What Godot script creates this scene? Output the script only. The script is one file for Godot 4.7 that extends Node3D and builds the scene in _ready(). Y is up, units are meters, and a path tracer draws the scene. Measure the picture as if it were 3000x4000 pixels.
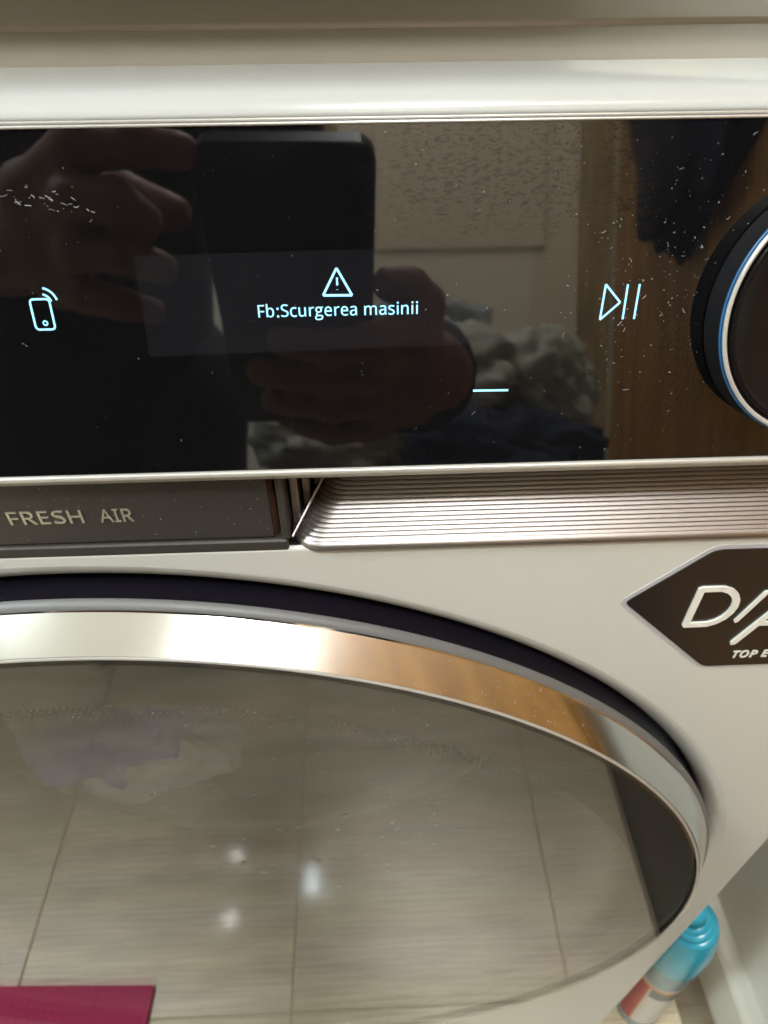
extends Node3D
# Everything is written in millimetres round the centre of the washing machine's door and brought to metres by K.
const K := 0.001
const FLOOR := -459.0
var M := {}
var used := {}

func _ready() -> void:
	# ---- camera, air, lamp, exposure
	var cam := Camera3D.new()
	cam.name = "camera"
	cam.position = V(92.61, 418.07, 152.16)
	var p := -0.7374; var w := -0.0333; var r := -0.0073
	cam.basis = Basis(Vector3.UP, w) * Basis(Vector3.RIGHT, p) * Basis(Vector3.BACK, r)
	cam.near = 0.01
	cam.far = 50.0
	var lens := CameraAttributesPhysical.new()
	lens.frustum_focal_length = 12.0 / tan(deg_to_rad(74.154 / 2.0))
	lens.exposure_aperture = 15.0
	lens.frustum_focus_distance = 0.178
	lens.frustum_near = 0.01
	lens.frustum_far = 50.0
	cam.attributes = lens
	add_child(cam)
	cam.current = true
	var env := Environment.new()
	env.background_mode = Environment.BG_COLOR
	env.background_color = Color(0, 0, 0)
	env.tonemap_mode = Environment.TONE_MAPPER_LINEAR
	env.tonemap_exposure = 1.12
	env.sdfgi_enabled = true
	env.ssao_enabled = true
	env.ssil_enabled = true
	var we := WorldEnvironment.new()
	we.name = "world_environment"
	we.environment = env
	add_child(we)
	materials()
	ceiling_lamp("round white ceiling lamp near the right wall in front of the machine", V(230, 2040, 950), 150.0, 2.2, Color(1.0, 1.0, 0.985))
	ceiling_lamp("round white ceiling lamp at the left side of the room", V(-1220, 2040, 470), 150.0, 2.6, Color(0.9, 0.97, 1.0))
	# ---- the room
	room()
	# ---- the machine
	washing_machine()
	# ---- things round it
	bottle()
	small_things()
	laundry()
	person_and_phone()
	dust()

# ------------------------------------------------------------------ helpers
func V(x: float, y: float, z: float) -> Vector3:
	return Vector3(x, y, z) * K

func numbered(n: String) -> String:
	var k: int = used.get(n, 0)
	used[n] = k + 1
	return n if k == 0 else "%s_%03d" % [n, k]

func tag(o: Node3D, label: String, category: String, group := "", kind := "") -> Node3D:
	if label: o.set_meta("label", label)
	if category: o.set_meta("category", category)
	if group: o.set_meta("group", group)
	if kind: o.set_meta("kind", kind)
	return o

func thing(n: String, label: String, category: String, at := Vector3.ZERO, group := "") -> Node3D:
	var o := Node3D.new()
	o.name = numbered(n)
	add_child(o)
	o.position = at
	return tag(o, label, category, group)

func node(n: String, parent: Node3D) -> Node3D:
	var o := Node3D.new()
	o.name = n
	parent.add_child(o, true)
	return o

func part(n: String, st: SurfaceTool, m: Material, parent: Node3D = null) -> MeshInstance3D:
	st.generate_normals()
	return put(n, st.commit(), m, parent)

func put(n: String, mesh: Mesh, m: Material, parent: Node3D = null) -> MeshInstance3D:
	var o := MeshInstance3D.new()
	o.mesh = mesh
	o.material_override = m
	if parent:
		o.name = n
		parent.add_child(o, true)
	else:
		o.name = numbered(n)
		add_child(o)
	return o

func begin() -> SurfaceTool:
	var st := SurfaceTool.new()
	st.begin(Mesh.PRIMITIVE_TRIANGLES)
	st.set_smooth_group(-1)
	return st

func tri(st: SurfaceTool, a: Vector3, b: Vector3, c: Vector3) -> void:
	for q in [a, c, b]:
		st.set_uv(Vector2(q.x, q.y) * 10.0)
		st.add_vertex(q)

# corners counter-clockwise seen from outside
func quad(st: SurfaceTool, a: Vector3, b: Vector3, c: Vector3, d: Vector3) -> void:
	tri(st, a, b, c)
	tri(st, a, c, d)

# box with chamfered edges; c and s in millimetres, in the frame t
func bx(st: SurfaceTool, c: Vector3, s: Vector3, ch := 0.0, t := Transform3D()) -> void:
	var h := s / 2.0
	ch = minf(ch, minf(h.x, minf(h.y, h.z)) * 0.9)
	st.set_smooth_group(-1)
	if ch <= 0.0:
		ch = 0.0
	var f := func(x: float, y: float, z: float) -> Vector3: return t * ((c + Vector3(x, y, z)) * K)
	for ax in 3:
		for sg in [-1.0, 1.0]:
			var u := (ax + 1) % 3
			var v := (ax + 2) % 3
			var q := []
			for k in [[-1, -1], [1, -1], [1, 1], [-1, 1]]:
				var pt := Vector3()
				pt[ax] = sg * h[ax]
				pt[u] = k[0] * (h[u] - ch)
				pt[v] = k[1] * (h[v] - ch)
				q.append(f.call(pt.x, pt.y, pt.z))
			if sg > 0: quad(st, q[0], q[1], q[2], q[3])
			else: quad(st, q[3], q[2], q[1], q[0])
	if ch <= 0.0:
		return
	for ax in 3:
		var u := (ax + 1) % 3
		var v := (ax + 2) % 3
		for a in [-1.0, 1.0]:
			for b in [-1.0, 1.0]:
				var q := []
				for k in [[0, -1], [0, 1], [1, 1], [1, -1]]:
					var pt := Vector3()
					pt[ax] = k[1] * (h[ax] - ch)
					pt[u] = a * (h[u] - (0.0 if k[0] == 0 else ch))
					pt[v] = b * (h[v] - (ch if k[0] == 0 else 0.0))
					q.append(f.call(pt.x, pt.y, pt.z))
				if a * b > 0: quad(st, q[3], q[2], q[1], q[0])
				else: quad(st, q[0], q[1], q[2], q[3])
	for a in [-1.0, 1.0]:
		for b in [-1.0, 1.0]:
			for d in [-1.0, 1.0]:
				var x: Vector3 = f.call(a * h.x, b * (h.y - ch), d * (h.z - ch))
				var y: Vector3 = f.call(a * (h.x - ch), b * h.y, d * (h.z - ch))
				var z: Vector3 = f.call(a * (h.x - ch), b * (h.y - ch), d * h.z)
				if a * b * d > 0: tri(st, x, y, z)
				else: tri(st, x, z, y)

# turned round z; prof holds (radius, z) from the inside out, or an empty Vector2.INF to break the smoothing
func lathe(st: SurfaceTool, prof: Array, segs := 96, at := Vector3.ZERO, t := Transform3D(), a0 := 0.0, a1 := TAU) -> void:
	var g := 1
	st.set_smooth_group(g)
	for i in range(prof.size() - 1):
		var p0: Vector2 = prof[i]
		var p1: Vector2 = prof[i + 1]
		if p0 == Vector2.INF:
			continue
		if p1 == Vector2.INF:
			g += 1
			st.set_smooth_group(g)
			p1 = prof[i + 2]
			# the break only splits smoothing, the surface goes on from the point before it
			if p0 != p1:
				pass
			else:
				continue
		for k in segs:
			var b0 := a0 + (a1 - a0) * k / segs
			var b1 := a0 + (a1 - a0) * (k + 1) / segs
			var q := []
			for e in [[p0, b0], [p0, b1], [p1, b1], [p1, b0]]:
				q.append(t * ((at + Vector3(e[0].x * cos(e[1]), e[0].x * sin(e[1]), e[0].y)) * K))
			if p0.x < 1e-4: tri(st, q[0], q[2], q[3])
			elif p1.x < 1e-4: tri(st, q[0], q[1], q[2])
			else: quad(st, q[0], q[1], q[2], q[3])

# smooth bevelled corner points for lathe profiles: a list of sharp sections, each smooth inside
func sections(list: Array) -> Array:
	var out := []
	for s in list:
		if out.size(): out.append(Vector2.INF)
		out.append_array(s)
	return out

# profile of (y, z) drawn along x; runs so that the outside is on the left hand when y,z are walked
func along_x(st: SurfaceTool, prof: Array, x0: float, x1: float, flip := false) -> void:
	for s in prof.size():
		st.set_smooth_group(s + 1)
		var sec: Array = prof[s]
		for i in range(sec.size() - 1):
			var a: Vector2 = sec[i]
			var b: Vector2 = sec[i + 1]
			var q := [V(x0, a.x, a.y), V(x1, a.x, a.y), V(x1, b.x, b.y), V(x0, b.x, b.y)]
			if flip: quad(st, q[3], q[2], q[1], q[0])
			else: quad(st, q[0], q[1], q[2], q[3])

# flat polygon with thickness in the local xy plane (z from z0 to z1), points counter-clockwise
func slab(st: SurfaceTool, pts: PackedVector2Array, z0: float, z1: float, t := Transform3D(), bevel := 0.0) -> void:
	st.set_smooth_group(-1)
	var top := pts
	if bevel > 0.0:
		var r := Geometry2D.offset_polygon(pts, -bevel, Geometry2D.JOIN_MITER)
		if r.size() and r[0].size() == pts.size():
			top = r[0]
			# keep the order of corners the same
			var best := 0
			for i in top.size():
				if top[i].distance_to(pts[0]) < top[best].distance_to(pts[0]): best = i
			var turned := PackedVector2Array()
			for i in top.size(): turned.append(top[(best + i) % top.size()])
			top = turned
	var ix := Geometry2D.triangulate_polygon(top)
	for i in range(0, ix.size(), 3):
		var q := []
		for k in 3: q.append(t * (Vector3(top[ix[i + k]].x, top[ix[i + k]].y, z1) * K))
		if (top[ix[i + 1]] - top[ix[i]]).cross(top[ix[i + 2]] - top[ix[i]]) > 0: tri(st, q[0], q[1], q[2])
		else: tri(st, q[0], q[2], q[1])
	var n := pts.size()
	for i in n:
		var a := pts[i]
		var b := pts[(i + 1) % n]
		var c := top[(i + 1) % n]
		var d := top[i]
		quad(st, t * (Vector3(a.x, a.y, z0) * K), t * (Vector3(b.x, b.y, z0) * K), t * (Vector3(c.x, c.y, z1) * K), t * (Vector3(d.x, d.y, z1) * K))

# a stroke of width w along points, with round ends
func stroke(st: SurfaceTool, pts: Array, w: float, z0: float, z1: float, closed := false, t := Transform3D()) -> void:
	var line := PackedVector2Array(pts)
	if closed:
		line.append(line[0])
		var o := Geometry2D.offset_polyline(line, w / 2.0, Geometry2D.JOIN_ROUND, Geometry2D.END_JOINED)
		# ring: outer and inner outline, filled by bridging each edge
		for i in range(line.size() - 1):
			for poly in Geometry2D.offset_polyline(PackedVector2Array([line[i], line[i + 1]]), w / 2.0, Geometry2D.JOIN_ROUND, Geometry2D.END_ROUND):
				slab(st, ccw(poly), z0, z1 + 0.002 * (i % 2), t)
		if o.is_empty(): return
	else:
		for poly in Geometry2D.offset_polyline(line, w / 2.0, Geometry2D.JOIN_ROUND, Geometry2D.END_ROUND):
			slab(st, ccw(poly), z0, z1, t)

func ccw(p: PackedVector2Array) -> PackedVector2Array:
	if Geometry2D.is_polygon_clockwise(p): p.reverse()
	return p

func rounded(x0: float, y0: float, x1: float, y1: float, rad: float, n := 5) -> PackedVector2Array:
	var out := PackedVector2Array()
	for c in [[x1 - rad, y0 + rad, -PI / 2], [x1 - rad, y1 - rad, 0.0], [x0 + rad, y1 - rad, PI / 2], [x0 + rad, y0 + rad, PI]]:
		for k in n + 1:
			var a: float = c[2] + PI / 2 * k / n
			out.append(Vector2(c[0] + rad * cos(a), c[1] + rad * sin(a)))
	return out

func round_corners(pts: Array, rad: float, n := 4) -> PackedVector2Array:
	var out := PackedVector2Array()
	for i in pts.size():
		var a: Vector2 = pts[(i + pts.size() - 1) % pts.size()]
		var b: Vector2 = pts[i]
		var c: Vector2 = pts[(i + 1) % pts.size()]
		var p0 := b + (a - b).normalized() * rad
		var p1 := b + (c - b).normalized() * rad
		for k in n + 1:
			var f := float(k) / n
			out.append(p0.lerp(b, f).lerp(b.lerp(p1, f), f))
	return out

# lettering scaled to a box in the local xy plane (millimetres)
func letters(n: String, text: String, x0: float, y0: float, x1: float, cap: float, z: float, depth: float, m: Material, parent: Node3D, bold := 0.0) -> MeshInstance3D:
	var f := SystemFont.new()
	f.font_names = PackedStringArray(["Droid Sans"])
	var fv := FontVariation.new()
	fv.base_font = f
	if bold > 0.0:
		f.font_weight = 700
	var tm := TextMesh.new()
	tm.text = text
	tm.font = fv
	tm.font_size = 64
	tm.pixel_size = 0.01
	tm.curve_step = 1.0
	tm.depth = 0.1
	tm.horizontal_alignment = HORIZONTAL_ALIGNMENT_LEFT
	var ref := TextMesh.new()
	ref.text = "H"
	ref.font = fv
	ref.font_size = 64
	ref.pixel_size = 0.01
	ref.horizontal_alignment = HORIZONTAL_ALIGNMENT_LEFT
	var hb := ref.get_aabb()
	var b := tm.get_aabb()
	var sx := (x1 - x0) / b.size.x
	var sy := cap / hb.size.y
	var o := put(n, tm, m, parent)
	o.transform = Transform3D(Basis.from_scale(Vector3(sx, sy, depth / 0.1) * K), Vector3(x0 - b.position.x * sx, y0 - hb.position.y * sy, z) * K)
	return o

# ------------------------------------------------------------------ materials
func mat(n: String, c: Color, rough: float, metal := 0.0, spec := 0.5) -> StandardMaterial3D:
	var m := StandardMaterial3D.new()
	m.resource_name = n
	m.albedo_color = c.linear_to_srgb()
	m.roughness = rough
	m.metallic = metal
	m.metallic_specular = spec
	M[n] = m
	return m

func noise(freq: float, seed_: int, oct := 3) -> FastNoiseLite:
	var f := FastNoiseLite.new()
	f.seed = seed_
	f.frequency = freq
	f.fractal_octaves = oct
	return f

func tex(w: int, h: int, f: Callable) -> ImageTexture:
	var im := Image.create(w, h, false, Image.FORMAT_RGB8)
	for y in h:
		for x in w:
			im.set_pixel(x, y, f.call(x, y))
	return ImageTexture.create_from_image(im)

func noise_tex(size: int, freq: float, seed_: int, lo: float, hi: float, oct := 3) -> NoiseTexture2D:
	var t := NoiseTexture2D.new()
	t.width = size
	t.height = size
	t.seamless = true
	t.noise = noise(freq, seed_, oct)
	var g := Gradient.new()
	g.set_color(0, Color(lo, lo, lo))
	g.set_color(1, Color(hi, hi, hi))
	t.color_ramp = g
	return t

func triplanar(m: StandardMaterial3D, per_metre: float, world := true) -> void:
	m.uv1_triplanar = true
	m.uv1_world_triplanar = world
	m.uv1_scale = Vector3.ONE * per_metre

func materials() -> void:
	var m := mat("white_enamel", Color(0.55, 0.562, 0.54), 0.34)
	m.heightmap_enabled = true
	m.heightmap_texture = noise_tex(256, 0.06, 3, 0.0, 1.0, 2)
	m.heightmap_scale = 0.002
	triplanar(m, 40.0)
	m = mat("white_lid", Color(0.47, 0.485, 0.485), 0.18)
	m.roughness_texture = noise_tex(512, 0.03, 8, 0.55, 1.0, 4)
	triplanar(m, 18.0)
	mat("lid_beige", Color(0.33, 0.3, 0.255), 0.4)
	m = mat("black_glass", Color(0.0035, 0.0035, 0.0042), 1.0, 0.0, 0.5)
	m.clearcoat_enabled = true
	m.clearcoat = 1.0
	m.clearcoat_roughness = 0.03
	var wipes := smudges()
	m.roughness_texture = wipes
	m.roughness_texture_channel = BaseMaterial3D.TEXTURE_CHANNEL_GREEN
	m.clearcoat_texture = wipes
	m.uv1_scale = Vector3(0.5, 0.5, 0.5)
	var s := mat("screen_glass", Color(0.006, 0.006, 0.007), 0.035, 0.0, 0.75)
	s.emission_enabled = true
	s.emission = Color(0.5, 0.52, 0.6)
	s.emission_energy_multiplier = 0.012
	s = mat("lit_symbol", Color(0.3, 0.4, 0.45), 0.4)
	s.emission_enabled = true
	s.emission = Color(0.42, 0.8, 0.93).linear_to_srgb().srgb_to_linear()
	s.emission_energy_multiplier = 1.35
	m = mat("trim_metal", Color(0.27, 0.248, 0.238), 0.36, 0.9)
	m.heightmap_enabled = true
	m.heightmap_texture = noise_tex(512, 0.25, 5, 0.0, 1.0, 2)
	m.heightmap_scale = 0.004
	triplanar(m, 30.0)
	m = mat("ring_metal", Color(0.5, 0.495, 0.48), 0.08, 1.0)
	m.heightmap_enabled = true
	m.heightmap_texture = noise_tex(512, 0.2, 6, 0.0, 1.0, 2)
	m.heightmap_scale = 0.0006
	triplanar(m, 25.0)
	mat("grey_lip", Color(0.13, 0.13, 0.13), 0.5, 0.2)
	m = mat("trim_dark", Color(0.06, 0.056, 0.052), 0.5, 0.5)
	m.heightmap_enabled = true
	m.heightmap_texture = noise_tex(256, 0.25, 15, 0.0, 1.0, 2)
	m.heightmap_scale = 0.004
	triplanar(m, 40.0)
	mat("chrome", Color(0.82, 0.82, 0.82), 0.14, 1.0)
	mat("rim_bright", Color(0.62, 0.62, 0.61), 0.3, 0.5)
	mat("rim_silver", Color(0.5, 0.49, 0.46), 0.35, 0.4)
	mat("dark_collar", Color(0.006, 0.005, 0.009), 0.16, 0.0, 0.45)
	mat("black_plastic", Color(0.012, 0.012, 0.013), 0.45)
	mat("knob_black", Color(0.014, 0.014, 0.016), 0.42, 0.0, 0.16)
	mat("dial_black", Color(0.004, 0.004, 0.005), 0.2, 0.0, 0.3)
	mat("blue_line", Color(0.012, 0.11, 0.3), 0.35)
	mat("dial_silver", Color(0.66, 0.67, 0.68), 0.22, 0.6)
	mat("drawer_face", Color(0.032, 0.029, 0.028), 0.36, 0.0, 0.5)
	mat("copper_edge", Color(0.42, 0.24, 0.15), 0.3, 0.9)
	mat("letter_silver", Color(0.6, 0.58, 0.5), 0.3, 0.8)
	mat("badge_black", Color(0.014, 0.012, 0.012), 0.25)
	mat("badge_grey", Color(0.42, 0.42, 0.45), 0.4)
	mat("badge_letter", Color(0.72, 0.72, 0.68), 0.4)
	mat("gasket", Color(0.03, 0.03, 0.032), 0.6)
	mat("drum_steel", Color(0.3, 0.3, 0.31), 0.4, 0.9)
	m = mat("door_glass", Color(0.02, 0.02, 0.02, 0.0), 0.0)
	m.albedo_color = Color(0.05, 0.05, 0.06, 0.16)
	m.transparency = BaseMaterial3D.TRANSPARENCY_ALPHA
	m.roughness = 0.0
	m.metallic_specular = 0.5
	m = mat("door_glass_inner", Color(0.02, 0.02, 0.02, 0.0), 0.0, 0.0, 0.46)
	m.albedo_color = Color(0.05, 0.05, 0.06, 0.1)
	m.transparency = BaseMaterial3D.TRANSPARENCY_ALPHA
	m = mat("bowl_glass", Color(0.02, 0.02, 0.02, 0.0), 0.17)
	m.albedo_color = Color(0.75, 0.8, 0.82, 0.03)
	m.transparency = BaseMaterial3D.TRANSPARENCY_ALPHA
	mat("frit", Color(0.01, 0.01, 0.01), 0.5)
	m = mat("droplet", Color(0.9, 0.9, 0.9, 0.0), 0.0)
	m.albedo_color = Color(1, 1, 1, 0.05)
	m.refraction_enabled = true
	m.refraction_scale = 0.033
	mat("lint", Color(0.55, 0.56, 0.58), 0.9)
	# room
	m = mat("wall_paint", Color(0.72, 0.69, 0.61), 0.75)
	m.heightmap_enabled = true
	m.heightmap_texture = noise_tex(512, 0.05, 11, 0.0, 1.0, 4)
	m.heightmap_scale = 0.06
	triplanar(m, 3.0)
	mat("ceiling_paint", Color(0.84, 0.85, 0.85), 0.8)
	mat("side_paint", Color(0.85, 0.85, 0.8), 0.7)
	mat("grout", Color(0.5, 0.41, 0.29), 0.9)
	for k in 3:
		m = mat("tile_%d" % k, [Color(0.71, 0.625, 0.475), Color(0.69, 0.605, 0.46), Color(0.72, 0.635, 0.485)][k], 0.32)
		m.albedo_texture = linen(k)
		m.heightmap_enabled = true
		m.heightmap_texture = weave()
		m.heightmap_scale = 0.02
		m.uv1_scale = Vector3.ONE
		triplanar(m, 3.3333)
	mat("strip_tile", Color(0.23, 0.19, 0.14), 0.5)
	M["strip_tile"].albedo_texture = linen(4)
	triplanar(M["strip_tile"], 6.0)
	mat("skirting_white", Color(0.8, 0.78, 0.7), 0.4)
	m = mat("wood", Color(0.8, 0.43, 0.14), 0.45)
	m.albedo_texture = wood()
	triplanar(m, 1.6)
	m = mat("wood_pale", Color(0.68, 0.57, 0.43), 0.5)
	m = mat("wood_tan", Color(0.5, 0.36, 0.2), 0.5)
	m.albedo_texture = wood()
	triplanar(m, 1.6)
	mat("worktop_grey", Color(0.62, 0.56, 0.48), 0.5)
	m = mat("magenta", Color(0.62, 0.03, 0.15), 0.8)
	m.albedo_texture = noise_tex(256, 0.12, 77, 0.7, 1.0, 4)
	m.heightmap_enabled = true
	m.heightmap_texture = weave()
	m.heightmap_scale = 0.05
	triplanar(m, 8.0)
	m = mat("lamp_glow", Color(0.9, 0.9, 0.9), 0.5)
	m.emission_enabled = true
	m.emission = Color(0.98, 1.0, 1.0)
	m.emission_energy_multiplier = 26.0
	mat("lamp_metal", Color(0.8, 0.8, 0.8), 0.4)
	# bottle
	m = mat("cyan_plastic", Color(0.03, 0.36, 0.52), 0.22)
	m.subsurf_scatter_enabled = true
	m.subsurf_scatter_strength = 0.15
	mat("bottle_clear", Color(0.16, 0.27, 0.32), 0.2)
	mat("label_white", Color(0.62, 0.58, 0.55), 0.4)
	mat("label_red", Color(0.5, 0.06, 0.075), 0.4)
	mat("label_orange", Color(0.7, 0.33, 0.08), 0.4)
	mat("label_dark", Color(0.17, 0.19, 0.18), 0.4)
	# cloth and skin
	for e in [["cloth_beige", Color(0.46, 0.44, 0.35)], ["cloth_grey", Color(0.3, 0.31, 0.3)], ["cloth_navy", Color(0.02, 0.026, 0.05)], ["cloth_blue", Color(0.07, 0.1, 0.5)], ["cloth_white", Color(0.28, 0.34, 0.42)], ["cloth_green", Color(0.06, 0.11, 0.04)], ["sweater", Color(0.012, 0.012, 0.015)], ["trousers", Color(0.02, 0.02, 0.024)], ["cloth_brown", Color(0.12, 0.09, 0.09)]]:
		m = mat(e[0], e[1], 0.92)
		m.heightmap_enabled = true
		m.heightmap_texture = noise_tex(256, 0.2, 21, 0.0, 1.0, 2)
		m.heightmap_scale = 0.05
		triplanar(m, 12.0)
	m = mat("skin", Color(0.24, 0.11, 0.075), 0.5)
	m.subsurf_scatter_enabled = true
	m.subsurf_scatter_strength = 0.1
	mat("hair", Color(0.02, 0.014, 0.01), 0.6)
	mat("phone_back", Color(0.012, 0.012, 0.013), 0.35)
	mat("lens_glass", Color(0.005, 0.005, 0.008), 0.05)

# greasy wipe marks with droplets on the control glass: only the gloss changes
func smudges() -> ImageTexture:
	var a := noise(0.02, 31, 4)
	var b := noise(0.11, 32, 2)
	var c := noise(0.035, 33, 3)
	var w := 1000
	var h := 380
	return tex(w, h, func(x: int, y: int) -> Color:
		var px := x * 0.2      # millimetres from the left, 0..200
		var py := 76.0 - y * 0.2
		var r := 0.03
		# wiping arcs: streaks long across, short upwards
		var warp := 6.0 * a.get_noise_2d(x * 0.4, y * 0.4)
		var streak := b.get_noise_2d(x * 0.55, y * 2.6 + x * 0.45 + warp * 4.0)
		var streak2 := b.get_noise_2d(x * 0.55 + 500.0, y * 2.6 - x * 0.4 + warp * 4.0)
		var film := smoothstep(90.0, 108.0, px) * smoothstep(172.0, 150.0, px) * smoothstep(50.0, 62.0, py + 8.0 * c.get_noise_2d(x, y))
		var drops := smoothstep(0.3, 0.42, maxf(streak, streak2) + 0.35 * c.get_noise_2d(x * 2.2, y * 2.2) + 0.22 * b.get_noise_2d(x * 2.0, y * 2.0))
		r += film * (0.01 + 0.1 * drops)
		r += 0.05 * maxf(0.0, b.get_noise_2d(x * 0.12, y * 1.5 - x * 0.2)) 
		var patch := smoothstep(158.0, 164.0, px) * smoothstep(182.0, 172.0, px) * smoothstep(8.0, 16.0, py) * smoothstep(44.0, 36.0, py)
		r += patch * 0.1 * smoothstep(0.1, 0.4, b.get_noise_2d(x * 2.2, y * 0.8 + x * 0.9))
		var coat := 1.0 - 0.6 * film * drops - 0.5 * patch * smoothstep(0.15, 0.4, b.get_noise_2d(x * 2.2, y * 0.8 + x * 0.9))
		return Color(coat, r, r))

func linen(k: int) -> ImageTexture:
	var a := noise(0.012, 40 + k, 4)
	var b := noise(0.06, 50 + k, 3)
	return tex(384, 384, func(x: int, y: int) -> Color:
		var wx := minf(x, 384 - x)
		var v := 0.9 + 0.16 * a.get_noise_2d(wx * 0.4, y * 2.0) * 0.5 + 0.12 * b.get_noise_2d(wx * 0.1, y * 4.5) + 0.04 * b.get_noise_2d(wx * 3.0, y * 3.0)
		return Color(v, v * (0.985 + 0.03 * a.get_noise_2d(y * 1.0, 7.0)), v * (0.96 + 0.05 * a.get_noise_2d(y * 1.3, 99.0))))

func weave() -> ImageTexture:
	return tex(512, 512, func(x: int, y: int) -> Color:
		var v := 0.5 + 0.25 * sin(x * TAU / 8.0) + 0.25 * sin(y * TAU / 8.0)
		return Color(v, v, v))

func wood() -> ImageTexture:
	var a := noise(0.01, 61, 4)
	var b := noise(0.08, 62, 3)
	return tex(256, 384, func(x: int, y: int) -> Color:
		var g := sin((x + 22.0 * a.get_noise_2d(x * 1.4, y * 0.25)) * 0.33)
		var v := 0.86 + 0.05 * g + 0.16 * b.get_noise_2d(x * 2.5, y * 0.1)
		return Color(v, v * 0.96, v * 0.9))

# ------------------------------------------------------------------ room
func ceiling_lamp(label: String, at: Vector3, radius: float, energy: float, tint: Color) -> void:
	var o := thing("ceiling_lamp", label, "lamp", at, "ceiling lamps")
	var t := Transform3D(Basis(Vector3.RIGHT, PI / 2))
	var st := begin()
	lathe(st, sections([[Vector2(0, -6), Vector2(radius + 14, -6)], [Vector2(radius + 14, -6), Vector2(radius + 14, 22)], [Vector2(radius + 14, 22), Vector2(radius + 1, 22)], [Vector2(radius + 1, 22), Vector2(radius + 1, 10)]]), 48, Vector3.ZERO, t)
	part("lamp_housing", st, M.lamp_metal, o)
	st = begin()
	lathe(st, [Vector2(radius, 10), Vector2(radius, 60), Vector2(radius * 0.97, 95), Vector2(radius * 0.88, 118), Vector2(radius * 0.7, 132), Vector2(0, 140)], 48, Vector3.ZERO, t)
	part("lamp_diffuser", st, M.lamp_glow, o)
	var l := AreaLight3D.new()
	l.name = "lamp_light"
	l.light_color = tint
	l.light_energy = energy
	l.area_size = Vector2(radius * 1.8, radius * 1.8) * K
	l.area_range = 8.0
	l.area_attenuation = 2.0
	l.shadow_enabled = true
	o.add_child(l)
	l.position = Vector3(0, -0.146, 0)
	l.rotation = Vector3(-PI / 2, 0, 0)

func wall(n: String, label: String, c: Vector3, s: Vector3, m: Material, cat := "wall") -> void:
	var st := begin()
	bx(st, Vector3.ZERO, s, 0.0)
	var o := part(n, st, m)
	o.position = c * K
	tag(o, label, cat)

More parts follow.
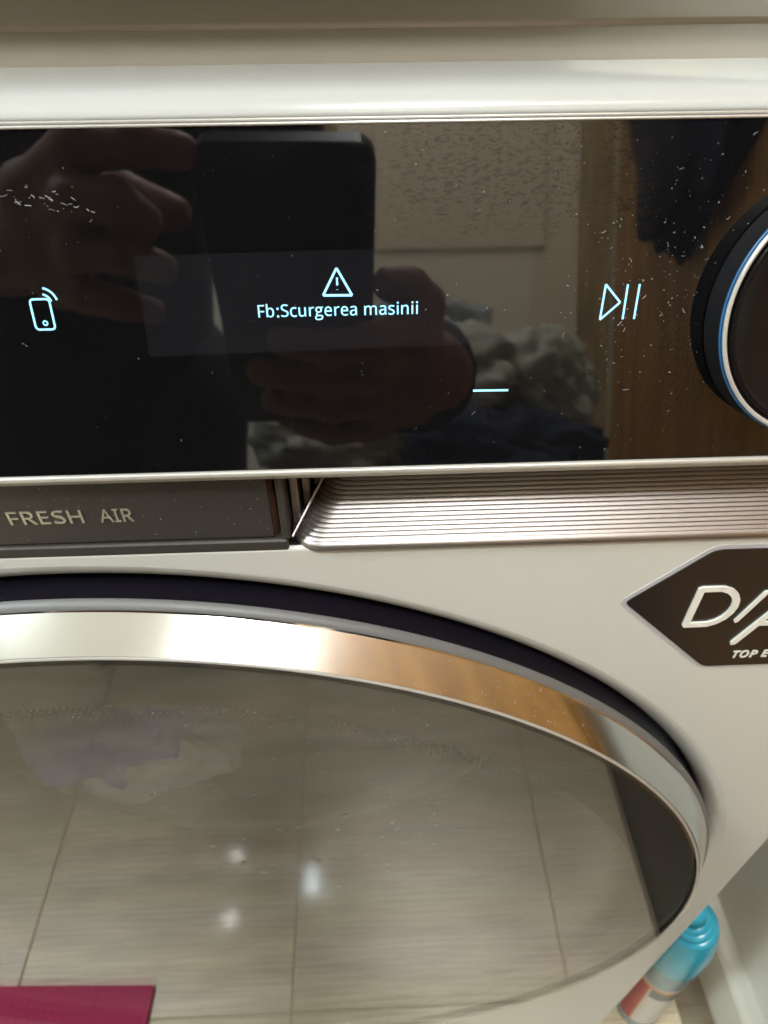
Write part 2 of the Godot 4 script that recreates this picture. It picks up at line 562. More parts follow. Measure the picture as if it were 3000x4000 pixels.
func room() -> void:
	var st := begin()
	bx(st, Vector3(-150, FLOOR - 11.0, 800), Vector3(2700, 20, 3000))
	var fl := Node3D.new()
	fl.name = "floor"
	add_child(fl)
	tag(fl, "", "", "", "structure")
	part("screed", st, M.grout, fl)
	var rng := RandomNumberGenerator.new()
	rng.seed = 7
	st = begin()
	bx(st, Vector3.ZERO, Vector3(297.6, 12, 297.6), 0.8)
	st.generate_normals()
	var tile := st.commit()
	for i in range(-4, 3):
		for j in range(-2, 8):
			var x0 := -3.0 + i * 299.5
			var z0 := 94.0 + j * 299.5
			if x0 > 340.0: continue
			var o := put("tile", tile, M["tile_%d" % rng.randi_range(0, 2)], fl)
			if i == 1:
				var cut := begin()
				bx(cut, Vector3.ZERO, Vector3(108, 12, 297.6), 0.8)
				cut.generate_normals()
				o.mesh = cut.commit()
				o.position = V(296.5 + 1.5 + 54.0, FLOOR - 6, z0 + 149.75)
			else:
				o.position = V(x0 + 149.75, FLOOR - 6 + rng.randf_range(-0.15, 0.15), z0 + 149.75)
	for j in range(-2, 3):
		st = begin()
		bx(st, Vector3(424, FLOOR - 6.5, -310 + j * 400.0 + 255.0), Vector3(35, 12, 397), 1.0)
		part("border_tile", st, M.strip_tile, fl)
	st = begin()
	bx(st, Vector3(-150, 2100, 800), Vector3(2700, 100, 3000))
	var ce := part("ceiling", st, M.ceiling_paint)
	tag(ce, "", "", "", "structure")
	wall("side_wall", "beige painted wall to the right of the machine behind the blue bottle", Vector3(511, 820, -60), Vector3(100, 2600, 1760), M.side_paint)
	wall("return_wall", "short beige wall across the recess beyond the wooden cupboard", Vector3(830, 820, 770), Vector3(538, 2600, 100), M.wall_paint)
	wall("outer_wall", "plain beige outer wall at the far right of the room", Vector3(1150, 820, 1550), Vector3(100, 2600, 1460), M.wall_paint)
	wall("facing_wall", "beige painted wall facing the machine, mirrored in its panel", Vector3(-150, 820, 1600), Vector3(2500, 2600, 100), M.wall_paint)
	wall("far_side_wall", "plain beige wall on the left side of the room", Vector3(-1450, 820, 800), Vector3(100, 2600, 3000), M.wall_paint)
	wall("back_wall", "beige painted wall behind the washing machine", Vector3(-420, 820, -680), Vector3(1760, 2600, 100), M.wall_paint)
	# skirting
	st = begin()
	along_x(st, [[Vector2(0, 0), Vector2(0, 18)], [Vector2(0, 18), Vector2(62, 18)], [Vector2(62, 18), Vector2(68, 15), Vector2(70, 10), Vector2(70, 0)]], 0, 1430, true)
	var sk := part("skirting_board", st, M.skirting_white)
	sk.transform = Transform3D(Basis(Vector3.UP, PI / 2), V(461, FLOOR, 810))
	sk.transform = Transform3D(Basis(Vector3(0, 0, -1), Vector3.UP, Vector3(-1, 0, 0)), V(461, FLOOR, 810))
	if sk.basis.determinant() < 0: sk.transform = Transform3D(Basis(Vector3(0, 0, 1), Vector3.UP, Vector3(-1, 0, 0)), V(461, FLOOR, -620))
	tag(sk, "white skirting board along the foot of the right wall beside the bottle", "skirting board")
	# tall wooden cupboard by the right wall, mirrored in the ring of the door
	var cu := thing("wooden_cupboard", "tall orange brown wooden cupboard front standing against the right wall", "cupboard", V(436, FLOOR, 410))
	st = begin()
	bx(st, Vector3(0, 1170, 0), Vector3(30, 1790, 670), 2.0)
	part("carcass", st, M.wood, cu)
	st = begin()
	bx(st, Vector3(-18, 1170, 0), Vector3(6, 1770, 660), 2.5)
	part("cupboard_door", st, M.wood, cu)
	st = begin()
	bx(st, Vector3(-30, 1300, 250), Vector3(10, 130, 12), 3.0)
	part("handle", st, M.chrome, cu)
	st = begin()
	bx(st, Vector3(-8, 135, 0), Vector3(32, 270, 668), 2.0)
	part("plinth", st, M.black_plastic, cu)
	# worktop over the machine
	st = begin()
	bx(st, Vector3(-5, 541, -286), Vector3(610, 38, 640), 3.0)
	var wt := part("worktop", st, M.worktop_grey)
	tag(wt, "grey worktop slab shading the top of the machine from above", "worktop")
	# door seen on the facing wall
	var dr := thing("room_door", "pale wooden room door in the wall facing the machine", "door", V(330, FLOOR, 1534))
	st = begin()
	bx(st, Vector3(0, 1000, 0), Vector3(560, 2000, 30), 2.0)
	part("door_leaf", st, M.wood_pale, dr)
	for x in [-320.0, 320.0]:
		st = begin()
		bx(st, Vector3(x, 1040, 4), Vector3(76, 2080, 40), 3.0)
		part("door_jamb", st, M.wood_tan, dr)
	for y in [520.0, 1480.0]:
		st = begin()
		bx(st, Vector3(0, y, -18), Vector3(400, 760, 10), 5.0)
		part("door_panel", st, M.wood_pale, dr)

# ------------------------------------------------------------------ washing machine
func washing_machine() -> void:
	var o := thing("washing_machine", "white front loading washing machine with black glass control panel and round door", "washing machine", V(0, FLOOR, 0))
	var b := node("casing", o)
	for q in [b]: q.position = V(0, -FLOOR, 0)
	var root := b
	# all parts hang under the machine; their frame is the door's centre
	o.remove_child(b)
	b.free()
	root = o
	var up := V(0, -FLOOR, 0)
	var P := func(n: String, st: SurfaceTool, m: Material) -> MeshInstance3D:
		var x := part(n, st, m, root)
		x.position = up
		return x
	front(P)
	lid(P)
	trim(P, root, up)
	panel(root, up)
	door(root, up)
	badge(root, up)

func front(P: Callable) -> void:
	# front sheet: polar mesh between the outline and the round dish
	var st := begin()
	var n := 240
	var x1 := 297.0 - 6.0
	var y1 := 279.3
	var y0 := -385.0
	var prof := [Vector2(276.0, 15.0), Vector2(274.4, 14.7), Vector2(272.6, 13.9), Vector2(270.4, 12.4), Vector2(268.4, 10.6), Vector2(267.2, 9.0), Vector2(266.9, 7.5), Vector2(266.9, -14.0)]
	for k in n:
		var c := []
		for e in [k, k + 1]:
			var a: float = TAU * e / n
			var d := Vector2(cos(a), sin(a))
			var t := 1e9
			if absf(d.x) > 1e-6: t = minf(t, x1 / absf(d.x))
			if d.y > 1e-6: t = minf(t, y1 / d.y)
			if d.y < -1e-6: t = minf(t, y0 / d.y)
			c.append([d, t])
		st.set_smooth_group(1)
		var ring := [[c[0][0] * c[0][1], c[1][0] * c[1][1], 15.0]]
		for q in prof: ring.append([c[0][0] * q.x, c[1][0] * q.x, q.y])
		for i in range(ring.size() - 1):
			var A: Vector2 = ring[i][0]
			var B: Vector2 = ring[i][1]
			var C: Vector2 = ring[i + 1][1]
			var D: Vector2 = ring[i + 1][0]
			if i == 0:
				# flat part, split so that the shading stays flat
				st.set_smooth_group(-1)
			else:
				st.set_smooth_group(1)
			quad(st, V(A.x, A.y, ring[i][2]), V(B.x, B.y, ring[i][2]), V(C.x, C.y, ring[i + 1][2]), V(D.x, D.y, ring[i + 1][2]))
	# corner gaps of the polar outline
	for sx in [-1.0, 1.0]:
		for yy in [y1, y0]:
			var a0 := atan2(yy, sx * x1)
			var k0 := floori(fposmod(a0, TAU) / TAU * n)
			var pts := []
			for e in [k0, k0 + 1]:
				var a: float = TAU * e / n
				var d := Vector2(cos(a), sin(a))
				var t := minf(x1 / maxf(absf(d.x), 1e-6), (y1 / d.y) if d.y > 0 else (y0 / d.y))
				pts.append(d * t)
			tri(st, V(pts[0].x, pts[0].y, 15), V(sx * x1, yy, 15), V(pts[1].x, pts[1].y, 15))
	# rounded right and left edges running back into the sides, top edge folding under the trim
	for sx in [-1.0, 1.0]:
		st.set_smooth_group(2)
		for k in 6:
			var a := PI / 2 * k / 6.0
			var a2 := PI / 2 * (k + 1) / 6.0
			var q := [V(sx * (x1 + 6 * sin(a)), y0, 9 + 6 * cos(a)), V(sx * (x1 + 6 * sin(a2)), y0, 9 + 6 * cos(a2)), V(sx * (x1 + 6 * sin(a2)), y1, 9 + 6 * cos(a2)), V(sx * (x1 + 6 * sin(a)), y1, 9 + 6 * cos(a))]
			if sx > 0: quad(st, q[0], q[1], q[2], q[3])
			else: quad(st, q[3], q[2], q[1], q[0])
	st.set_smooth_group(3)
	for k in 4:
		var a := PI / 2 * k / 4.0
		var a2 := PI / 2 * (k + 1) / 4.0
		quad(st, V(-x1, y1 + 1.2 * sin(a), 13.8 + 1.2 * cos(a)), V(x1, y1 + 1.2 * sin(a), 13.8 + 1.2 * cos(a)), V(x1, y1 + 1.2 * sin(a2), 13.8 + 1.2 * cos(a2)), V(-x1, y1 + 1.2 * sin(a2), 13.8 + 1.2 * cos(a2)))
	P.call("front_sheet", st, M.white_enamel)
	for sx in [-1.0, 1.0]:
		st = begin()
		bx(st, Vector3(sx * 296.5, 2, -297), Vector3(1.0, 774, 606), 0.0)
		P.call("side_sheet", st, M.white_enamel)
	st = begin()
	bx(st, Vector3(0, -412, 4), Vector3(590, 50, 18), 2.0)
	P.call("kick_plate", st, M.white_enamel)
	for sx in [-1.0, 1.0]:
		st = begin()
		bx(st, Vector3(sx * 250, -448, -30), Vector3(44, 22, 44), 4.0)
		P.call("foot", st, M.black_plastic)

func lid(P: Callable) -> void:
	var st := begin()
	along_x(st, [[Vector2(384.0, -12), Vector2(384.6, -5.4), Vector2(385.0, -4.6), Vector2(385.4, -4.4), Vector2(385.8, -4.5), Vector2(386.7, -5.1), Vector2(387.6, -5.85), Vector2(388.4, -6.75), Vector2(389.0, -7.9), Vector2(389.5, -9.8), Vector2(389.9, -13), Vector2(390.15, -17), Vector2(390.3, -22), Vector2(390.3, -29)]], -297, 297)
	P.call("lid_front", st, M.white_lid)
	st = begin()
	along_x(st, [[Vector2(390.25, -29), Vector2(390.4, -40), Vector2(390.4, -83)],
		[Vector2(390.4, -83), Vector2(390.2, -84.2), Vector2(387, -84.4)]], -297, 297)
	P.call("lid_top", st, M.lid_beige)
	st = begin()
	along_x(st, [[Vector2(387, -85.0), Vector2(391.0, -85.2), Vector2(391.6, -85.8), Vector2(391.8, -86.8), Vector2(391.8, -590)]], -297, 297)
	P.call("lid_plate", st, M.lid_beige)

func trim(P: Callable, root: Node3D, up: Vector3) -> void:
	# metal frame: lower strip under the drawer, post, back of the recess
	var st := begin()
	bx(st, Vector3(-113.5, 281.6, 6), Vector3(367, 4.2, 18), 0.5)
	P.call("trim_strip", st, M.trim_dark)
	st = begin()
	bx(st, Vector3(69.6, 295.6, 3), Vector3(2.2, 23.6, 24), 0.5)
	P.call("trim_post", st, M.trim_dark)
	st = begin()
	bx(st, Vector3(-113, 295.5, -22), Vector3(366, 30, 6))
	bx(st, Vector3(184, 300, -36), Vector3(228, 40, 4))
	P.call("recess_back", st, M.black_plastic)
	# pillars at the left end of the recess
	for k in 4:
		st = begin()
		bx(st, Vector3(72.3 + k * 3.0, 298 + k * 2.0, 3.0 - k * 4.5), Vector3(2.2, 30, 10), 0.3)
		P.call("recess_rib", st, M.trim_metal)
	st = begin()
	var e0 := Vector3(71.0, 283.0, 13.0)
	var e1 := Vector3(83.6, 298.6, -4.5)
	var mid := (e0 + e1) / 2.0
	var along := Basis.looking_at((e1 - e0).normalized(), Vector3(0, 0.6, 0.8))
	bx(st, Vector3.ZERO, Vector3(0.9, 1.2, e0.distance_to(e1)), 0.25, Transform3D(along, mid * K))
	P.call("grip_edge", st, M.trim_metal)
	# detergent drawer
	var dr := node("detergent_drawer", root)
	dr.position = up
	st = begin()
	bx(st, Vector3(-114.0, 295.3, 8.0), Vector3(361.0, 22.6, 12), 0.45)
	part("drawer_face", st, M.drawer_face, dr)
	st = begin()
	var q := [V(66.5, 284.3, 14.0), V(67.6, 284.3, 12.4), V(67.6, 306.4, 12.4), V(66.5, 306.4, 14.0)]
	quad(st, q[0], q[1], q[2], q[3])
	quad(st, V(67.6, 284.3, 12.4), V(67.6, 284.3, 2), V(67.6, 306.4, 2), V(67.6, 306.4, 12.4))
	part("drawer_edge", st, M.copper_edge, dr)
	letters("lettering", "FRESH", -4.3, 292.0, 15.6, 4.6, 14.1, 0.5, M.letter_silver, dr)
	letters("lettering", "AIR", 20.0, 292.0, 29.0, 4.6, 14.1, 0.5, M.letter_silver, dr)
	# stepped grip: each step runs from the left corner, turned back by a small radius
	var gr := node("grip", root)
	gr.position = up
	st = begin()
	# lower lip
	st.set_smooth_group(1)
	var lip := [Vector2(279.4, 13.0), Vector2(279.5, 15.3), Vector2(279.9, 16.1), Vector2(280.6, 16.4), Vector2(281.4, 16.2), Vector2(282.0, 15.7), Vector2(282.5, 15.0)]
	for i in range(lip.size() - 1):
		path_strip(st, 70.7, 9.0, lip[i].y, lip[i].x, 70.7 + (0.5 if i > 4 else 0.0), lip[i + 1].y, lip[i + 1].x)
	part("grip_lip", st, M.trim_metal, gr)
	var steps := 17
	for k in steps:
		var y := 282.5 + k * 0.88
		var z := 15.0 - k * 1.0
		var x := 71.2 + k * 0.7
		st = begin()
		st.set_smooth_group(1)
		# groove at the foot, riser, rounded nose, tread falling gently back
		var prof := [[0.0, 0.0, 0.0], [0.02, 0.36, 0.02], [0.02, 0.38, 0.15], [0.02, 0.05, 0.17], [0.3, 0.42, 0.5], [0.58, 0.84, 0.84], [0.7, 1.0, 0.88]]
		for i in range(prof.size() - 1):
			st.set_smooth_group(-1 if i < 3 else 1)
			path_strip(st, x + prof[i][0], 8.5, z - prof[i][1], y + prof[i][2], x + prof[i + 1][0], z - prof[i + 1][1], y + prof[i + 1][2])
		part("grip_step", st, M.trim_metal, gr)

# strip between two L-shaped paths (front run along x to the right end, corner of radius r, then back)
func path_strip(st: SurfaceTool, xa: float, r: float, za: float, ya: float, xb: float, zb: float, yb: float) -> void:
	var A := l_path(xa, r, za, ya)
	var B := l_path(xb, r, zb, yb)
	for i in range(A.size() - 1):
		quad(st, A[i], A[i + 1], B[i + 1], B[i])

func l_path(x: float, r: float, z: float, y: float) -> Array:
	var out := [V(x, y, z - 26.0), V(x, y, z - r)]
	for k in range(1, 9):
		var a := PI / 2 * k / 8.0
		out.append(V(x + r * (1 - cos(a)), y, z - r + r * sin(a)))
	out.append(V(120, y, z))
	out.append(V(297, y, z))
	return out

func panel(root: Node3D, up: Vector3) -> void:
	var tilt := 0.2768
	var pn := node("control_panel", root)
	pn.transform = Transform3D(Basis(Vector3.RIGHT, -tilt), up + V(0, 311.67, 18.0))
	# glass: its front carries its own coordinates for the wipe marks
	var st := begin()
	bx(st, Vector3(0, 37.6, -2.0), Vector3(594, 75.0, 3.9), 0.0)
	part("glass_body", st, M.black_plastic, pn)
	st = begin()
	st.set_smooth_group(-1)
	for q in [[-297, 0, 0, 75.1], [0, 0, 200, 75.1], [200, 0, 297, 75.1]]:
		var c := [[q[0], q[1]], [q[2], q[1]], [q[2], q[3]], [q[0], q[3]]]
		for k in [0, 2, 1, 0, 3, 2]:
			st.set_uv(Vector2(c[k][0] / 200.0, 1.0 - c[k][1] / 76.0) * 2.0)
			st.add_vertex(V(c[k][0], c[k][1], 0))
	part("glass_front", st, M.black_glass, pn)
	# rims
	st = begin()
	along_x(st, [[Vector2(-0.05, -1.0), Vector2(-0.05, 0.5), Vector2(-0.35, 0.9), Vector2(-0.9, 1.0), Vector2(-1.5, 0.8), Vector2(-1.9, 0.2)], [Vector2(-1.9, 0.2), Vector2(-2.2, -0.6), Vector2(-2.7, -1.0), Vector2(-3.2, -1.6)], [Vector2(-3.2, -1.6), Vector2(-3.2, -30)]], -297, 297, true)
	part("lower_rim", st, M.rim_silver, pn)
	st = begin()
	along_x(st, [[Vector2(75.15, -1), Vector2(75.15, 0.25), Vector2(75.3, 0.5), Vector2(75.6, 0.5), Vector2(75.78, 0.25), Vector2(75.78, -1)]], -297, 297)
	part("upper_rim", st, M.rim_bright, pn)
	st = begin()
	along_x(st, [[Vector2(75.93, -1.4), Vector2(75.93, -0.15), Vector2(76.05, 0.0), Vector2(76.4, 0.0), Vector2(76.52, -0.15), Vector2(76.52, -6)]], -297, 297)
	part("upper_strip", st, M.rim_silver, pn)
	st = begin()
	bx(st, Vector3(0, 74.4, -6.4), Vector3(594, 4, 5))
	part("strip_backing", st, M.black_plastic, pn)
	# screen
	st = begin()
	slab(st, PackedVector2Array([Vector2(43.5, 29.0), Vector2(130.9, 30.4), Vector2(131.3, 51.7), Vector2(43.5, 50.9)]), -0.2, 0.03)
	var scr := part("screen", st, M.screen_glass, pn)
	letters("message", "Fb:Scurgerea masinii", 69.3, 37.35, 105.5, 2.72, 0.09, 0.08, M.lit_symbol, pn)
	st = begin()
	stroke(st, [Vector2(84.15, 41.85), Vector2(90.65, 41.75), Vector2(87.4, 47.6)], 0.5, 0.0, 0.1, true)
	part("warning_triangle", st, M.lit_symbol, pn)
	st = begin()
	stroke(st, [Vector2(87.42, 45.6), Vector2(87.41, 43.95)], 0.42, 0.0, 0.1)
	stroke(st, [Vector2(87.4, 43.1), Vector2(87.4, 43.05)], 0.42, 0.0, 0.1)
	part("exclamation_mark", st, M.lit_symbol, pn)
	# phone symbol
	var ph := node("phone_symbol", pn)
	st = begin()
	stroke(st, Array(rounded(19.15, 35.75, 23.45, 42.35, 0.75, 4)), 0.42, 0.0, 0.1, true)
	var ring := []
	for k in 12: ring.append(Vector2(21.5, 37.15) + 0.48 * Vector2.from_angle(TAU * k / 12))
	stroke(st, ring, 0.3, 0.0, 0.1, true)
	for rr in [2.0, 3.35]:
		var arc := []
		for k in 9: arc.append(Vector2(21.9, 41.4) + rr * Vector2.from_angle(deg_to_rad(12 + 66 * k / 8.0)))
		stroke(st, arc, 0.42, 0.0, 0.1)
	part("phone_outline", st, M.lit_symbol, ph)
	st = begin()
	stroke(st, [Vector2(148.0, 42.9), Vector2(147.6, 35.1), Vector2(151.8, 38.9)], 0.42, 0.0, 0.1, true)
	part("play_symbol", st, M.lit_symbol, pn)
	for e in [[153.05, 152.9], [155.75, 155.55]]:
		st = begin()
		stroke(st, [Vector2(e[0], 42.8), Vector2(e[1], 35.1)], 0.42, 0.0, 0.1)
		part("pause_bar", st, M.lit_symbol, pn)
	st = begin()
	stroke(st, [Vector2(118.9, 19.05), Vector2(127.4, 18.95)], 0.48, 0.0, 0.1)
	part("dash_symbol", st, M.lit_symbol, pn)
	# dial
	var dl := node("dial", pn)
	dl.position = V(201.2, 36.5, 0)
	st = begin()
	lathe(st, sections([[Vector2(28.9, -0.5), Vector2(28.9, 0.35)], [Vector2(28.9, 0.35), Vector2(29.25, 0.55), Vector2(29.25, 0.9), Vector2(29.1, 7.1)], [Vector2(29.1, 7.1), Vector2(28.7, 7.2)]]), 128)
	part("dial_grip", st, M.knob_black, dl)
	st = begin()
	lathe(st, [Vector2(28.75, 7.15), Vector2(29.0, 7.2), Vector2(28.98, 7.4), Vector2(28.65, 7.5)], 128)
	part("dial_line", st, M.blue_line, dl)
	st = begin()
	lathe(st, [Vector2(28.4, 7.5), Vector2(28.6, 7.8), Vector2(28.55, 8.3), Vector2(28.3, 8.6), Vector2(27.9, 8.6), Vector2(27.6, 8.3), Vector2(27.4, 7.0)], 128)
	part("dial_ring", st, M.dial_silver, dl)
	st = begin()
	lathe(st, sections([[Vector2(27.4, 7.0), Vector2(26.7, 7.0)], [Vector2(26.7, 7.0), Vector2(26.4, 7.9), Vector2(26.0, 8.1), Vector2(25.6, 7.9)], [Vector2(25.6, 7.9), Vector2(25.2, 7.5), Vector2(0, 7.5)]]), 128)
	part("dial_face", st, M.dial_black, dl)

func door(root: Node3D, up: Vector3) -> void:
	var d := node("door", root)
	d.position = up
	var st := begin()
	lathe(st, sections([[Vector2(262, -14), Vector2(265.2, -6), Vector2(265.6, 0), Vector2(265.6, 17.8)], [Vector2(265.6, 17.8), Vector2(265.0, 18.1)]]), 256)
	part("door_collar", st, M.dark_collar, d)
	st = begin()
	lathe(st, sections([[Vector2(265.0, 18.1), Vector2(265.9, 18.3), Vector2(266.4, 18.9)], [Vector2(266.4, 18.9), Vector2(266.3, 19.8), Vector2(265.4, 21.3), Vector2(264.5, 21.8)]]), 256)
	part("door_lip", st, M.grey_lip, d)
	st = begin()
	lathe(st, sections([[Vector2(264.5, 21.8), Vector2(264.1, 22.2)], [Vector2(264.1, 22.2), Vector2(260.75, 27.6), Vector2(257.4, 33.0)], [Vector2(257.4, 32.9), Vector2(257.1, 32.9), Vector2(256.9, 31.5)]]), 320)
	part("door_ring", st, M.ring_metal, d)
	st = begin()
	lathe(st, [Vector2(256.9, 32.2), Vector2(256.6, 33.0), Vector2(256.0, 33.3), Vector2(255.6, 33.0)], 256)
	part("glass_bead", st, M.rim_silver, d)
	# glass plate: outer and inner face
	st = begin()
	lathe(st, sections([[Vector2(255.6, 32.2), Vector2(255.2, 33.6)], [Vector2(255.2, 33.6), Vector2(254.4, 33.85)], [Vector2(254.4, 33.85), Vector2(0, 33.85)]]), 192)
	part("glass_plate", st, M.door_glass, d)
	st = begin()
	lathe(st, [Vector2(255.0, 30.4), Vector2(0, 30.4)], 192)
	part("glass_inner_face", st, M.door_glass_inner, d)
	# black printed border with its fading dots
	st = begin()
	lathe(st, [Vector2(256.0, 29.9), Vector2(227.0, 29.9)], 192)
	part("black_border", st, M.frit, d)
	st = begin()
	for row in 6:
		var rad := 226.0 - row * 1.75
		var n := 660
		var s := 0.72 - row * 0.085
		for k in n:
			var a: float = TAU * (k + 0.5 * (row % 2)) / n
			var c := Vector3(rad * cos(a), rad * sin(a), 29.9)
			for e in [[0, 1], [1, 2], [2, 3], [3, 4], [4, 5], [5, 0]]:
				if e[0] == 0 or e[0] == 5: continue
				var p0 := c + Vector3(cos(0.0), sin(0.0), 0) * s
				var p1 := c + Vector3(cos(TAU * e[0] / 6), sin(TAU * e[0] / 6), 0) * s
				var p2 := c + Vector3(cos(TAU * e[1] / 6), sin(TAU * e[1] / 6), 0) * s
				tri(st, p0 * K, p1 * K, p2 * K)
	var fd := part("border_dots", st, M.frit, d)
	fd.set_meta("kind", "stuff")
	# bowl behind the plate
	st = begin()
	var bowl := [Vector2(232, 22), Vector2(215, 18), Vector2(196, 2), Vector2(180, -30), Vector2(168, -66), Vector2(160, -84), Vector2(153, -95), Vector2(145, -100), Vector2(120, -103), Vector2(60, -105), Vector2(0, -105.5)]
	var fine := []
	for i in range(bowl.size() - 1):
		var a: Vector2 = bowl[maxi(i - 1, 0)]
		var b: Vector2 = bowl[i]
		var c: Vector2 = bowl[i + 1]
		var e: Vector2 = bowl[mini(i + 2, bowl.size() - 1)]
		for k in 4: fine.append(b.cubic_interpolate(c, a, e, k / 4.0))
	fine.append(bowl[-1])
	lathe(st, fine, 128)
	part("glass_bowl", st, M.bowl_glass, d)
	st = begin()
	lathe(st, [Vector2(256, 28.5), Vector2(232, 21), Vector2(236, -12), Vector2(262, -14)], 128)
	part("door_back", st, M.black_plastic, d)
	# drops of water on the inner glass
	var rng := RandomNumberGenerator.new()
	rng.seed = 12
	st = begin()
	var spots := [[8, 166], [12, 166.5], [46, 162], [36, 122], [31, 113], [52, 130], [60, 132], [76, 128], [80, 140], [97, 156], [99, 132], [101, 126], [95, 118], [112, 120], [118, 128], [64, 98], [66, 95], [45, 92], [40, 84], [32, 96], [24, 94], [50, 84], [56, 80], [98, 88], [104, 92], [118, 108], [88, 100], [22, 116], [128, 122], [136, 128], [106, 112], [44, 54], [30, 62], [90, 70], [74, 62]]
	for e in spots:
		var c := Vector3(e[0], e[1], 30.3)
		var s := rng.randf_range(0.9, 1.8)
		var t := Transform3D(Basis.from_scale(Vector3(1, rng.randf_range(1.0, 1.35), 0.55)), c * K)
		lathe(st, [Vector2(s, 0), Vector2(s * 0.86, -s * 0.5), Vector2(s * 0.5, -s * 0.86), Vector2(0, -s)], 10, Vector3.ZERO, t)
	var dp := part("water_drops", st, M.droplet, d)
	dp.set_meta("kind", "stuff")
	# gasket and drum
	st = begin()
	lathe(st, [Vector2(266, -16), Vector2(240, -40), Vector2(225, -70), Vector2(205, -84), Vector2(200, -100), Vector2(212, -118), Vector2(250, -126)], 96)
	var gk := part("gasket", st, M.gasket, root)
	gk.position = up
	st = begin()
	lathe(st, sections([[Vector2(212, -124), Vector2(246, -126)], [Vector2(246, -126), Vector2(250, -140), Vector2(250, -400)], [Vector2(250, -400), Vector2(240, -415), Vector2(0, -430)]]), 96)
	var dm := part("drum", st, M.drum_steel, root)
	dm.position = up

func badge(root: Node3D, up: Vector3) -> void:
	var b := node("badge", root)
	b.position = up
	var pts := [Vector2(171.2, 252.0), Vector2(208.9, 214.2), Vector2(262, 214.2), Vector2(288, 246.0), Vector2(262, 276.4), Vector2(194.6, 276.4)]
	var st := begin()
	slab(st, ccw(round_corners(pts, 3.2)), 14.9, 15.25)
	part("badge_border", st, M.badge_grey, b)
	var inner := Geometry2D.offset_polygon(ccw(round_corners(pts, 3.2)), -1.6, Geometry2D.JOIN_ROUND)[0]
	st = begin()
	slab(st, ccw(inner), 15.0, 15.7)
	part("badge_face", st, M.badge_black, b)
	# letters drawn as strokes
	st = begin()
	var dd := [Vector2(196.0, 240.2), Vector2(196.0, 257.8), Vector2(201.5, 257.8)]
	for k in 9:
		var a := deg_to_rad(78 - 156 * k / 8.0)
		dd.append(Vector2(201.4 + 8.0 * cos(a), 249.0 + 8.9 * sin(a)))
	stroke(st, dd, 2.3, 15.6, 16.3, true)
	part("letter", st, M.badge_letter, b)
	st = begin()
	stroke(st, [Vector2(212.4, 241.4), Vector2(217.4, 255.4)], 1.5, 15.6, 16.3)
	part("letter", st, M.badge_letter, b)
	st = begin()
	stroke(st, [Vector2(215.6, 229.6), Vector2(229.4, 259.5)], 2.2, 15.6, 16.3)
	stroke(st, [Vector2(229.4, 259.5), Vector2(243.2, 229.6)], 2.2, 15.6, 16.31)
	stroke(st, [Vector2(221.0, 239.6), Vector2(238.0, 239.6)], 1.8, 15.6, 16.25)
	part("letter", st, M.badge_letter, b)
	letters("lettering", "TOP E", 217.8, 220.4, 230.6, 4.0, 15.75, 0.3, M.badge_letter, b, 0.7)

